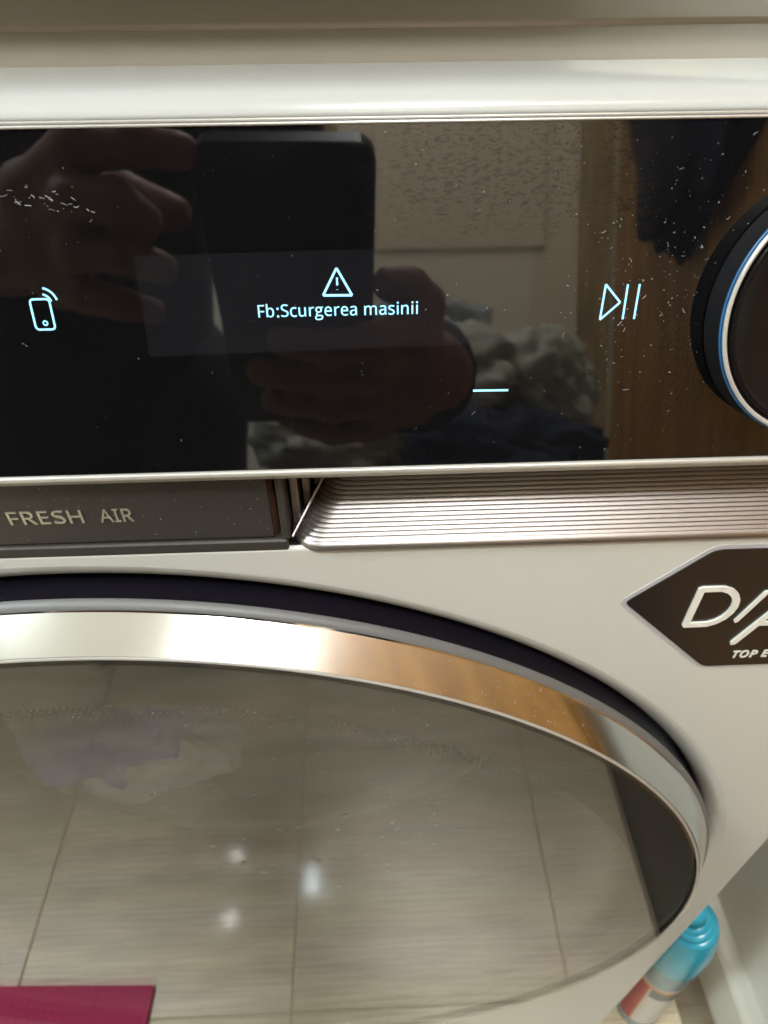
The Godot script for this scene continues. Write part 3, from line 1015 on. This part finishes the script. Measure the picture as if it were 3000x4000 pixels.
# ------------------------------------------------------------------ bottle and small things
func bottle() -> void:
	var o := thing("cleaner_bottle", "blue plastic cleaner bottle with red and white label standing by the skirting", "bottle", V(364, FLOOR, -20))
	var t := Transform3D(Basis(Vector3.RIGHT, -PI / 2))
	var st := begin()
	lathe(st, [Vector2(0, 0), Vector2(19, 0), Vector2(22, 2.5), Vector2(22.4, 6), Vector2(22.4, 24)], 48, Vector3.ZERO, t)
	part("bottle_base", st, M.bottle_clear, o)
	st = begin()
	lathe(st, [Vector2(22.2, 24), Vector2(22.2, 150)], 48, Vector3.ZERO, t)
	part("bottle_body", st, M.label_white, o)
	st = begin()
	lathe(st, [Vector2(22.4, 24), Vector2(22.45, 140)], 12, Vector3.ZERO, t, deg_to_rad(183), deg_to_rad(222))
	part("label_red", st, M.label_red, o)
	st = begin()
	lathe(st, [Vector2(22.5, 140), Vector2(22.5, 145)], 24, Vector3.ZERO, t, deg_to_rad(183), deg_to_rad(305))
	lathe(st, [Vector2(22.5, 26), Vector2(22.5, 140)], 2, Vector3.ZERO, t, deg_to_rad(222), deg_to_rad(225))
	part("label_stripe", st, M.label_orange, o)
	st = begin()
	lathe(st, [Vector2(22.46, 118), Vector2(22.46, 140)], 16, Vector3.ZERO, t, deg_to_rad(230), deg_to_rad(305))
	part("label_panel", st, M.label_dark, o)
	st = begin()
	lathe(st, [Vector2(22.2, 150), Vector2(22.5, 155), Vector2(22.6, 186)], 48, Vector3.ZERO, t)
	part("bottle_shoulder", st, M.bottle_clear, o)
	# cyan upper part with a ringed neck leaning to the left
	st = begin()
	lathe(st, [Vector2(22.6, 186), Vector2(23.6, 190), Vector2(24.4, 205), Vector2(24.4, 228), Vector2(23.2, 246), Vector2(21.2, 260), Vector2(18.6, 270)], 48, Vector3.ZERO, t)
	part("bottle_top", st, M.cyan_plastic, o)
	st = begin()
	var tn := Transform3D(Basis(Vector3.BACK, deg_to_rad(12)) * Basis(Vector3.RIGHT, -PI / 2), V(-1, 266, 1))
	var rings := []
	for e in [[19.0, 0.0], [15.8, 9.0], [12.6, 18.0]]:
		rings.append([Vector2(e[0] - 0.6, e[1] - 3.0), Vector2(e[0] + 0.4, e[1] - 0.5), Vector2(e[0] + 0.5, e[1] + 2.0), Vector2(e[0] - 0.2, e[1] + 3.6), Vector2(e[0] - 3.2, e[1] + 4.4)])
		rings.append([Vector2(e[0] - 3.2, e[1] + 4.4), Vector2(e[0] - 3.6, e[1] + 6.2)])
	rings.append([Vector2(10.2, 22.0), Vector2(9.6, 34), Vector2(8.4, 37), Vector2(5, 38.5), Vector2(0, 39)])
	lathe(st, sections(rings), 48, Vector3.ZERO, tn)
	part("bottle_neck", st, M.cyan_plastic, o)
	o.rotation = Vector3(0, 0, deg_to_rad(4.2))

func small_things() -> void:
	var st := begin()
	slab(st, rounded(-180, -130, 180, 130, 3), 0, 5, Transform3D(), 1.0)
	var m := part("floor_mat", st, M.magenta)
	m.transform = Transform3D(Basis(Vector3.UP, deg_to_rad(2.0)) * Basis(Vector3.RIGHT, -PI / 2), V(-334, FLOOR + 1, 1))
	m.position = V(-337, FLOOR + 1, -3 + 4)
	tag(m, "magenta rubber mat on the floor mirrored at the bottom of the door", "mat")

# crumpled cloth: a folded, ridged blob
func cloth(n: String, label: String, m: Material, at: Vector3, size: Vector3, seed_: int, group: String, fold := 0.11) -> void:
	var a := noise(1.1, seed_, 2)
	var b := noise(1.9, seed_ + 5, 2)
	var st := begin()
	st.set_smooth_group(1)
	var nu := 72
	var nv := 40
	var pts := []
	for j in nv + 1:
		var row := []
		for i in nu + 1:
			var th := TAU * (i % nu) / nu
			var ph := PI * j / nv
			var d := Vector3(sin(ph) * cos(th), cos(ph), sin(ph) * sin(th))
			var w := d + 0.35 * Vector3(a.get_noise_3dv(d * 1.3), a.get_noise_3dv(d * 1.3 + Vector3(9, 0, 0)), a.get_noise_3dv(d * 1.3 + Vector3(0, 9, 0)))
			var rn := b.get_noise_3dv(w)
			var ridge := 1.0 - sqrt(rn * rn + 0.006) * 3.0
			var f := 0.82 + 0.3 * a.get_noise_3dv(d) + fold * ridge
			row.append(d * f * size * K)
		pts.append(row)
	for j in nv:
		for i in nu:
			quad(st, pts[j][i], pts[j][i + 1], pts[j + 1][i + 1], pts[j + 1][i])
	var o := part(n, st, m)
	o.position = at * K
	tag(o, label, "laundry", group)

func laundry() -> void:
	# cupboard carrying the heap, across the room
	var lc := thing("low_cabinet", "low pale cabinet under a heap of crumpled laundry across the room", "cabinet", V(180, FLOOR, 1010))
	var st := begin()
	bx(st, Vector3(0, 300, 0), Vector3(520, 600, 380), 3.0)
	part("cabinet_body", st, M.wood_pale, lc)
	for x in [-128.0, 128.0]:
		st = begin()
		bx(st, Vector3(x, 310, -194), Vector3(250, 560, 8), 3.0)
		part("cabinet_door", st, M.wood_pale, lc)
	cloth("crumpled_cloth", "crumpled beige shirt on top of the heap on the low cabinet", M.cloth_beige, Vector3(190, 330, 960), Vector3(185, 115, 140), 3, "laundry heaped on the low cabinet")
	cloth("crumpled_cloth", "crumpled pale sheet at the left of the heap on the low cabinet", M.cloth_beige, Vector3(50, 255, 930), Vector3(160, 105, 130), 14, "laundry heaped on the low cabinet")
	cloth("crumpled_cloth", "grey towel at the back of the heap on the low cabinet", M.cloth_grey, Vector3(210, 410, 1040), Vector3(120, 85, 100), 25, "laundry heaped on the low cabinet")
	cloth("crumpled_cloth", "pale striped garment at the right of the heap on the low cabinet", M.cloth_beige, Vector3(370, 320, 980), Vector3(120, 110, 110), 36, "laundry heaped on the low cabinet")
	cloth("crumpled_cloth", "dark navy jeans at the front of the heap on the low cabinet", M.cloth_navy, Vector3(290, 215, 860), Vector3(170, 95, 90), 47, "laundry heaped on the low cabinet")
	cloth("hanging_garment", "dark navy jacket hanging against the wooden cupboard", M.cloth_navy, Vector3(398, 655, 520), Vector3(28, 215, 165), 58, "", 0.06)
	cloth("drum_laundry", "blue cloth lying inside the drum behind the door glass", M.cloth_blue, Vector3(-130, -100, -200), Vector3(95, 80, 90), 61, "laundry inside the drum", 0.06)
	cloth("drum_laundry", "white cloth under the blue one inside the drum", M.cloth_white, Vector3(-120, -150, -165), Vector3(100, 45, 45), 72, "laundry inside the drum", 0.06)
	cloth("drum_laundry", "green cloth to the right inside the drum", M.cloth_green, Vector3(45, -140, -250), Vector3(85, 60, 70), 83, "laundry inside the drum", 0.06)

# ------------------------------------------------------------------ person with phone
# smooth union of tapered capsules, meshed as surface nets; bones: [a, b, ra, rb]
func nets(st: SurfaceTool, bones: Array, cell: float, blend: float) -> void:
	var lo := Vector3.INF
	var hi := -Vector3.INF
	for b in bones:
		var pad: float = maxf(b[2], b[3]) + blend + cell * 2
		for e in [b[0], b[1]]:
			lo = lo.min(e - Vector3.ONE * pad)
			hi = hi.max(e + Vector3.ONE * pad)
	var n := Vector3i(((hi - lo) / cell).ceil()) + Vector3i.ONE * 2
	var sum := PackedFloat32Array()
	sum.resize(n.x * n.y * n.z)
	var k := 4.0 / blend
	for b in bones:
		var A: Vector3 = b[0]
		var B: Vector3 = b[1]
		var ra: float = b[2]
		var rb: float = b[3]
		var reach := maxf(ra, rb) + blend * 1.5 + cell * 2
		var i0 := Vector3i(((A.min(B) - Vector3.ONE * reach - lo) / cell).floor()).clamp(Vector3i.ZERO, n - Vector3i.ONE)
		var i1 := Vector3i(((A.max(B) + Vector3.ONE * reach - lo) / cell).ceil()).clamp(Vector3i.ZERO, n - Vector3i.ONE)
		var ab := B - A
		var l2 := maxf(ab.length_squared(), 1e-6)
		for z in range(i0.z, i1.z + 1):
			for y in range(i0.y, i1.y + 1):
				var at := (z * n.y + y) * n.x
				for x in range(i0.x, i1.x + 1):
					var pt := lo + Vector3(x, y, z) * cell
					var h := clampf((pt - A).dot(ab) / l2, 0.0, 1.0)
					var dd := pt.distance_to(A + ab * h) - lerpf(ra, rb, h)
					if dd < reach: sum[at + x] += exp(-k * dd)
	# inside where sum > 1
	var ids := {}
	var verts := []
	var off := [0, 1, n.x, n.x + 1, n.x * n.y, n.x * n.y + 1, n.x * n.y + n.x, n.x * n.y + n.x + 1]
	var edges := [[0, 1], [2, 3], [4, 5], [6, 7], [0, 2], [1, 3], [4, 6], [5, 7], [0, 4], [1, 5], [2, 6], [3, 7]]
	var val := func(i: int) -> float: return clampf(-log(maxf(sum[i], 1e-9)) / k, -50.0, 50.0)
	for z in n.z - 1:
		for y in n.y - 1:
			var row := (z * n.y + y) * n.x
			for x in n.x - 1:
				var base := row + x
				var ins := 0
				for c in 8:
					if sum[base + off[c]] > 1.0: ins += 1
				if ins == 0 or ins == 8: continue
				var acc := Vector3.ZERO
				var cnt := 0
				for e in edges:
					var s0 := sum[base + off[e[0]]] > 1.0
					var s1 := sum[base + off[e[1]]] > 1.0
					if s0 == s1: continue
					var v0: float = val.call(base + off[e[0]])
					var v1: float = val.call(base + off[e[1]])
					var t := v0 / (v0 - v1)
					var c0 := Vector3(e[0] & 1, (e[0] >> 1) & 1, e[0] >> 2)
					var c1 := Vector3(e[1] & 1, (e[1] >> 1) & 1, e[1] >> 2)
					acc += c0.lerp(c1, t)
					cnt += 1
				ids[base] = verts.size()
				verts.append((lo + (Vector3(x, y, z) + acc / cnt) * cell) * K)
	st.set_smooth_group(1)
	var step := [1, n.x, n.x * n.y]
	for base in ids:
		for ax in 3:
			var s0: bool = sum[base] > 1.0
			var s1: bool = sum[base + step[ax]] > 1.0
			if s0 == s1: continue
			var u: int = step[(ax + 1) % 3]
			var v: int = step[(ax + 2) % 3]
			if not (ids.has(base - u) and ids.has(base - v) and ids.has(base - u - v)): continue
			var q := [verts[ids[base]], verts[ids[base - u]], verts[ids[base - u - v]], verts[ids[base - v]]]
			if s0: quad(st, q[0], q[1], q[2], q[3])
			else: quad(st, q[3], q[2], q[1], q[0])

func chain(out: Array, pts: Array, r0: float, r1: float) -> void:
	for i in range(pts.size() - 1):
		out.append([pts[i], pts[i + 1], lerpf(r0, r1, float(i) / (pts.size() - 1)), lerpf(r0, r1, float(i + 1) / (pts.size() - 1))])

func person_and_phone() -> void:
	# phone right behind the lens, its back towards the machine
	var cb := Basis(Vector3.UP, -0.0333) * Basis(Vector3.RIGHT, -0.7374) * Basis(Vector3.BACK, -0.0073)
	var cam := Vector3(92.61, 418.07, 152.16)
	var ph := thing("mobile_phone", "black mobile phone held upright in front of the machine, mirrored in the panel", "phone")
	ph.transform = Transform3D(cb, (cam + cb * Vector3(-30, -66, 6.5)) * K)
	var st := begin()
	slab(st, rounded(-38, -79, 38, 79, 9), -4.2, 4.2, Transform3D(), 0.0)
	slab(st, rounded(-38, -79, 38, 79, 9), 4.2, -4.2, Transform3D(), 0.0)
	part("phone_body", st, M.phone_back, ph)
	for y in [66.0, 44.0, 22.0]:
		st = begin()
		lathe(st, [Vector2(8, 0), Vector2(8, 0.7), Vector2(6.5, 0.9), Vector2(6.2, 0.6), Vector2(0, 0.6)], 24, Vector3(30, y, -4.2), Transform3D(Basis(Vector3(1, 0, 0), Vector3(0, 1, 0), Vector3(0, 0, -1)), Vector3(0, 0, -0.0084)))
		part("phone_lens", st, M.lens_glass, ph)
	# person
	var o := thing("person", "person in dark sweater and trousers leaning over to hold the phone", "person", V(-230, FLOOR, 600))
	var off := -o.position
	var sl := Vector3(-355, 800, 470); var sr := Vector3(-35, 830, 520)
	var el := Vector3(-300, 500, 380); var er := Vector3(42, 345, 520)
	var wl := Vector3(-112, 405, 222); var wr := Vector3(133, 338, 262)
	var pelvis := Vector3(-230, 330, 690)
	var body := [[pelvis, Vector3(-200, 600, 590), 120, 125], [Vector3(-200, 600, 590), Vector3(-170, 790, 500), 125, 105],
		[Vector3(-170, 790, 500), Vector3(-150, 900, 580), 58, 52], [Vector3(-145, 950, 605), Vector3(-140, 1010, 610), 72, 84], [Vector3(-143, 940, 560), Vector3(-142, 985, 545), 50, 58],
		[Vector3(-142, 962, 512), Vector3(-142, 940, 496), 9, 13], [Vector3(-222, 965, 605), Vector3(-222, 985, 608), 14, 16], [Vector3(-62, 965, 605), Vector3(-62, 985, 608), 14, 16],
		[sl, Vector3(-170, 800, 500), 62, 80], [sr, Vector3(-170, 800, 500), 62, 80], [sl, el, 50, 40], [el, wl, 40, 26], [sr, er, 50, 40], [er, wr, 40, 26],
		[Vector3(-310, 300, 690), Vector3(-320, -40, 640), 86, 58], [Vector3(-150, 300, 690), Vector3(-135, -40, 640), 86, 58],
		[Vector3(-320, -40, 640), Vector3(-320, -405, 690), 56, 38], [Vector3(-135, -40, 640), Vector3(-130, -405, 690), 56, 38],
		[Vector3(-320, -425, 690), Vector3(-330, -435, 560), 36, 24], [Vector3(-130, -425, 690), Vector3(-120, -435, 560), 36, 24]]
	var skin := begin()
	nets(skin, body, 15.0, 22.0)
	# left hand: index stretched along the back of the phone
	var hand := []
	chain(hand, [Vector3(-118, 405, 226), Vector3(-80, 404, 205), Vector3(-48, 404, 188)], 24, 22)
	hand.append([Vector3(-52, 420, 176), Vector3(-52, 386, 200), 15, 14])
	chain(hand, [Vector3(-50, 421, 170), Vector3(-22, 432, 152), Vector3(2, 430, 147), Vector3(22, 427, 147)], 10.5, 7.5)
	chain(hand, [Vector3(-48, 408, 176), Vector3(-26, 412, 155), Vector3(-8, 409, 150), Vector3(2, 403, 156)], 10.5, 8)
	chain(hand, [Vector3(-48, 394, 185), Vector3(-30, 394, 164), Vector3(-10, 390, 160), Vector3(4, 386, 170)], 10, 7.5)
	chain(hand, [Vector3(-50, 382, 196), Vector3(-34, 376, 180), Vector3(-18, 372, 176), Vector3(-6, 369, 184)], 9, 6.5)
	chain(hand, [Vector3(-78, 418, 214), Vector3(-52, 432, 206), Vector3(-22, 426, 196), Vector3(6, 414, 190)], 13, 8.5)
	nets(skin, hand, 3.4, 6.0)
	# right hand: palm under the phone, fingers across its back, thumb on the right edge
	hand = []
	chain(hand, [Vector3(134, 338, 264), Vector3(128, 340, 246), Vector3(118, 340, 226)], 25, 23)
	hand.append([Vector3(116, 358, 206), Vector3(120, 322, 236), 14, 14])
	var oy := 0
	for e in [[360.0, 192.0, 62.0, 9.6], [346.0, 205.0, 50.0, 10.0], [332.0, 218.0, 54.0, 9.6], [318.0, 232.0, 66.0, 8.4]]:
		var y: float = e[0]
		var z: float = e[1]
		chain(hand, [Vector3(116, y, z + 6), Vector3(96, y - 8, z - 14), Vector3(76, y - 10, z - 17), Vector3(e[2] - 8.0, y - 6, z - 13)], e[3], e[3] * 0.76)
	chain(hand, [Vector3(124, 352, 226), Vector3(124, 372, 206), Vector3(116, 378, 190), Vector3(106, 379, 182)], 12.5, 8.5)
	nets(skin, hand, 3.4, 6.0)
	var bm := part("body", skin, M.skin, o)
	bm.position = off
	var sw := [[pelvis + Vector3(0, -20, 0), Vector3(-200, 600, 590), 140, 143], [Vector3(-200, 600, 590), Vector3(-170, 790, 500), 143, 118], [sl, Vector3(-170, 800, 500), 74, 92], [sr, Vector3(-170, 800, 500), 74, 92],
		[sl, el, 62, 54], [el, el.lerp(wl, 0.94), 54, 38], [sr, er, 62, 54], [er, er.lerp(wr, 0.94), 54, 38]]
	st = begin()
	nets(st, sw, 16.0, 24.0)
	part("sweater", st, M.sweater, o).position = off
	var tr := [[Vector3(-290, 330, 690), Vector3(-170, 330, 690), 118, 118], [Vector3(-310, 300, 690), Vector3(-320, -40, 640), 98, 72], [Vector3(-150, 300, 690), Vector3(-135, -40, 640), 98, 72], [Vector3(-320, -40, 640), Vector3(-320, -380, 690), 70, 56], [Vector3(-135, -40, 640), Vector3(-130, -380, 690), 70, 56]]
	st = begin()
	nets(st, tr, 16.0, 24.0)
	part("trousers", st, M.trousers, o).position = off
	st = begin()
	nets(st, [[Vector3(-145, 1000, 630), Vector3(-140, 1035, 600), 84, 80], [Vector3(-145, 950, 650), Vector3(-145, 1000, 640), 66, 80]], 12.0, 16.0)
	part("hair", st, M.hair, o).position = off

# ------------------------------------------------------------------ dust and lint
func dust() -> void:
	var rng := RandomNumberGenerator.new()
	rng.seed = 99
	var st := begin()
	var t := Transform3D(Basis(Vector3.RIGHT, -0.2768), V(0, 311.67, 18.0))
	var fib := func(c: Vector2, z: float, len: float, w: float, ang: float, bend: float, tr: Transform3D) -> void:
		var pts := []
		var p := c
		for k in 4:
			pts.append(p)
			p += Vector2.from_angle(ang + bend * k) * len / 3.0
		for k in 3:
			var a: Vector2 = pts[k]
			var b: Vector2 = pts[k + 1]
			var nn := (b - a).normalized().orthogonal() * w / 2.0
			quad(st, tr * (Vector3(a.x - nn.x, a.y - nn.y, z) * K), tr * (Vector3(b.x - nn.x, b.y - nn.y, z) * K), tr * (Vector3(b.x, b.y, z + w) * K), tr * (Vector3(a.x, a.y, z + w) * K))
			quad(st, tr * (Vector3(a.x, a.y, z + w) * K), tr * (Vector3(b.x, b.y, z + w) * K), tr * (Vector3(b.x + nn.x, b.y + nn.y, z) * K), tr * (Vector3(a.x + nn.x, a.y + nn.y, z) * K))
	# on the panel: sparse over all, thick near the dial, a row of lint at the upper left
	for k in 380:
		var x := rng.randf_range(14, 205)
		var y := rng.randf_range(2, 74)
		if k > 130:
			x = rng.randfn(160, 11)
			y = rng.randfn(42, 15)
		if y < 1 or y > 74 or (Vector2(x, y).distance_to(Vector2(201.2, 36.5)) < 29.8): continue
		fib.call(Vector2(x, y), 0.02, 0.08 + 0.5 * pow(rng.randf(), 2.5) + (1.0 if rng.randf() < 0.05 else 0.0), rng.randf_range(0.035, 0.11), rng.randf_range(-1.2, 1.4), rng.randfn(0, 0.6), t)
	for k in 34:
		var x := rng.randf_range(17, 37)
		fib.call(Vector2(x, 63.5 - (x - 17) * 0.17 + rng.randfn(0, 1.1)), 0.02, 0.15 + 1.6 * pow(rng.randf(), 2.0), rng.randf_range(0.04, 0.13), rng.randf_range(-0.5, 0.6), rng.randfn(0, 0.3), t)
	# drawer, trim and badge
	for k in 60:
		fib.call(Vector2(rng.randf_range(-20, 66), rng.randf_range(285, 306)), 14.05, rng.randf_range(0.1, 0.5), 0.08, rng.randf_range(-1, 1), 0.2, Transform3D())
	for k in 90:
		var q := Vector2(rng.randf_range(-20, 240), rng.randf_range(150, 278))
		if q.length() < 277.0: continue
		fib.call(q, 15.01, rng.randf_range(0.1, 0.7), 0.06, rng.randf_range(-1.5, 1.5), rng.randfn(0, 0.4), Transform3D())
	# silver ring of the door
	for k in 170:
		var a := deg_to_rad(rng.randf_range(25, 110))
		if rng.randf() < 0.5: a = deg_to_rad(rng.randf_range(38, 68))
		var f := rng.randf_range(0.05, 0.95)
		var c := Vector3(lerpf(264.0, 257.6, f) * cos(a), lerpf(264.0, 257.6, f) * sin(a), lerpf(22.4, 32.6, f))
		var nrm := Vector3(cos(a) * 0.845, sin(a) * 0.845, 0.535).normalized()
		var bs := Basis.looking_at(-nrm, Vector3.BACK)
		fib.call(Vector2.ZERO, 0.04, rng.randf_range(0.12, 0.6), 0.09, rng.randf_range(0, TAU), rng.randfn(0, 0.4), Transform3D(bs, c * K))
	# door glass
	for k in 120:
		fib.call(Vector2(rng.randf_range(-30, 120), rng.randf_range(140, 228)), 33.87, rng.randf_range(0.15, 0.8), 0.09, rng.randf_range(-1, 1), rng.randfn(0, 0.4), Transform3D())
	var o := part("lint_and_dust", st, M.lint)
	tag(o, "", "", "", "stuff")
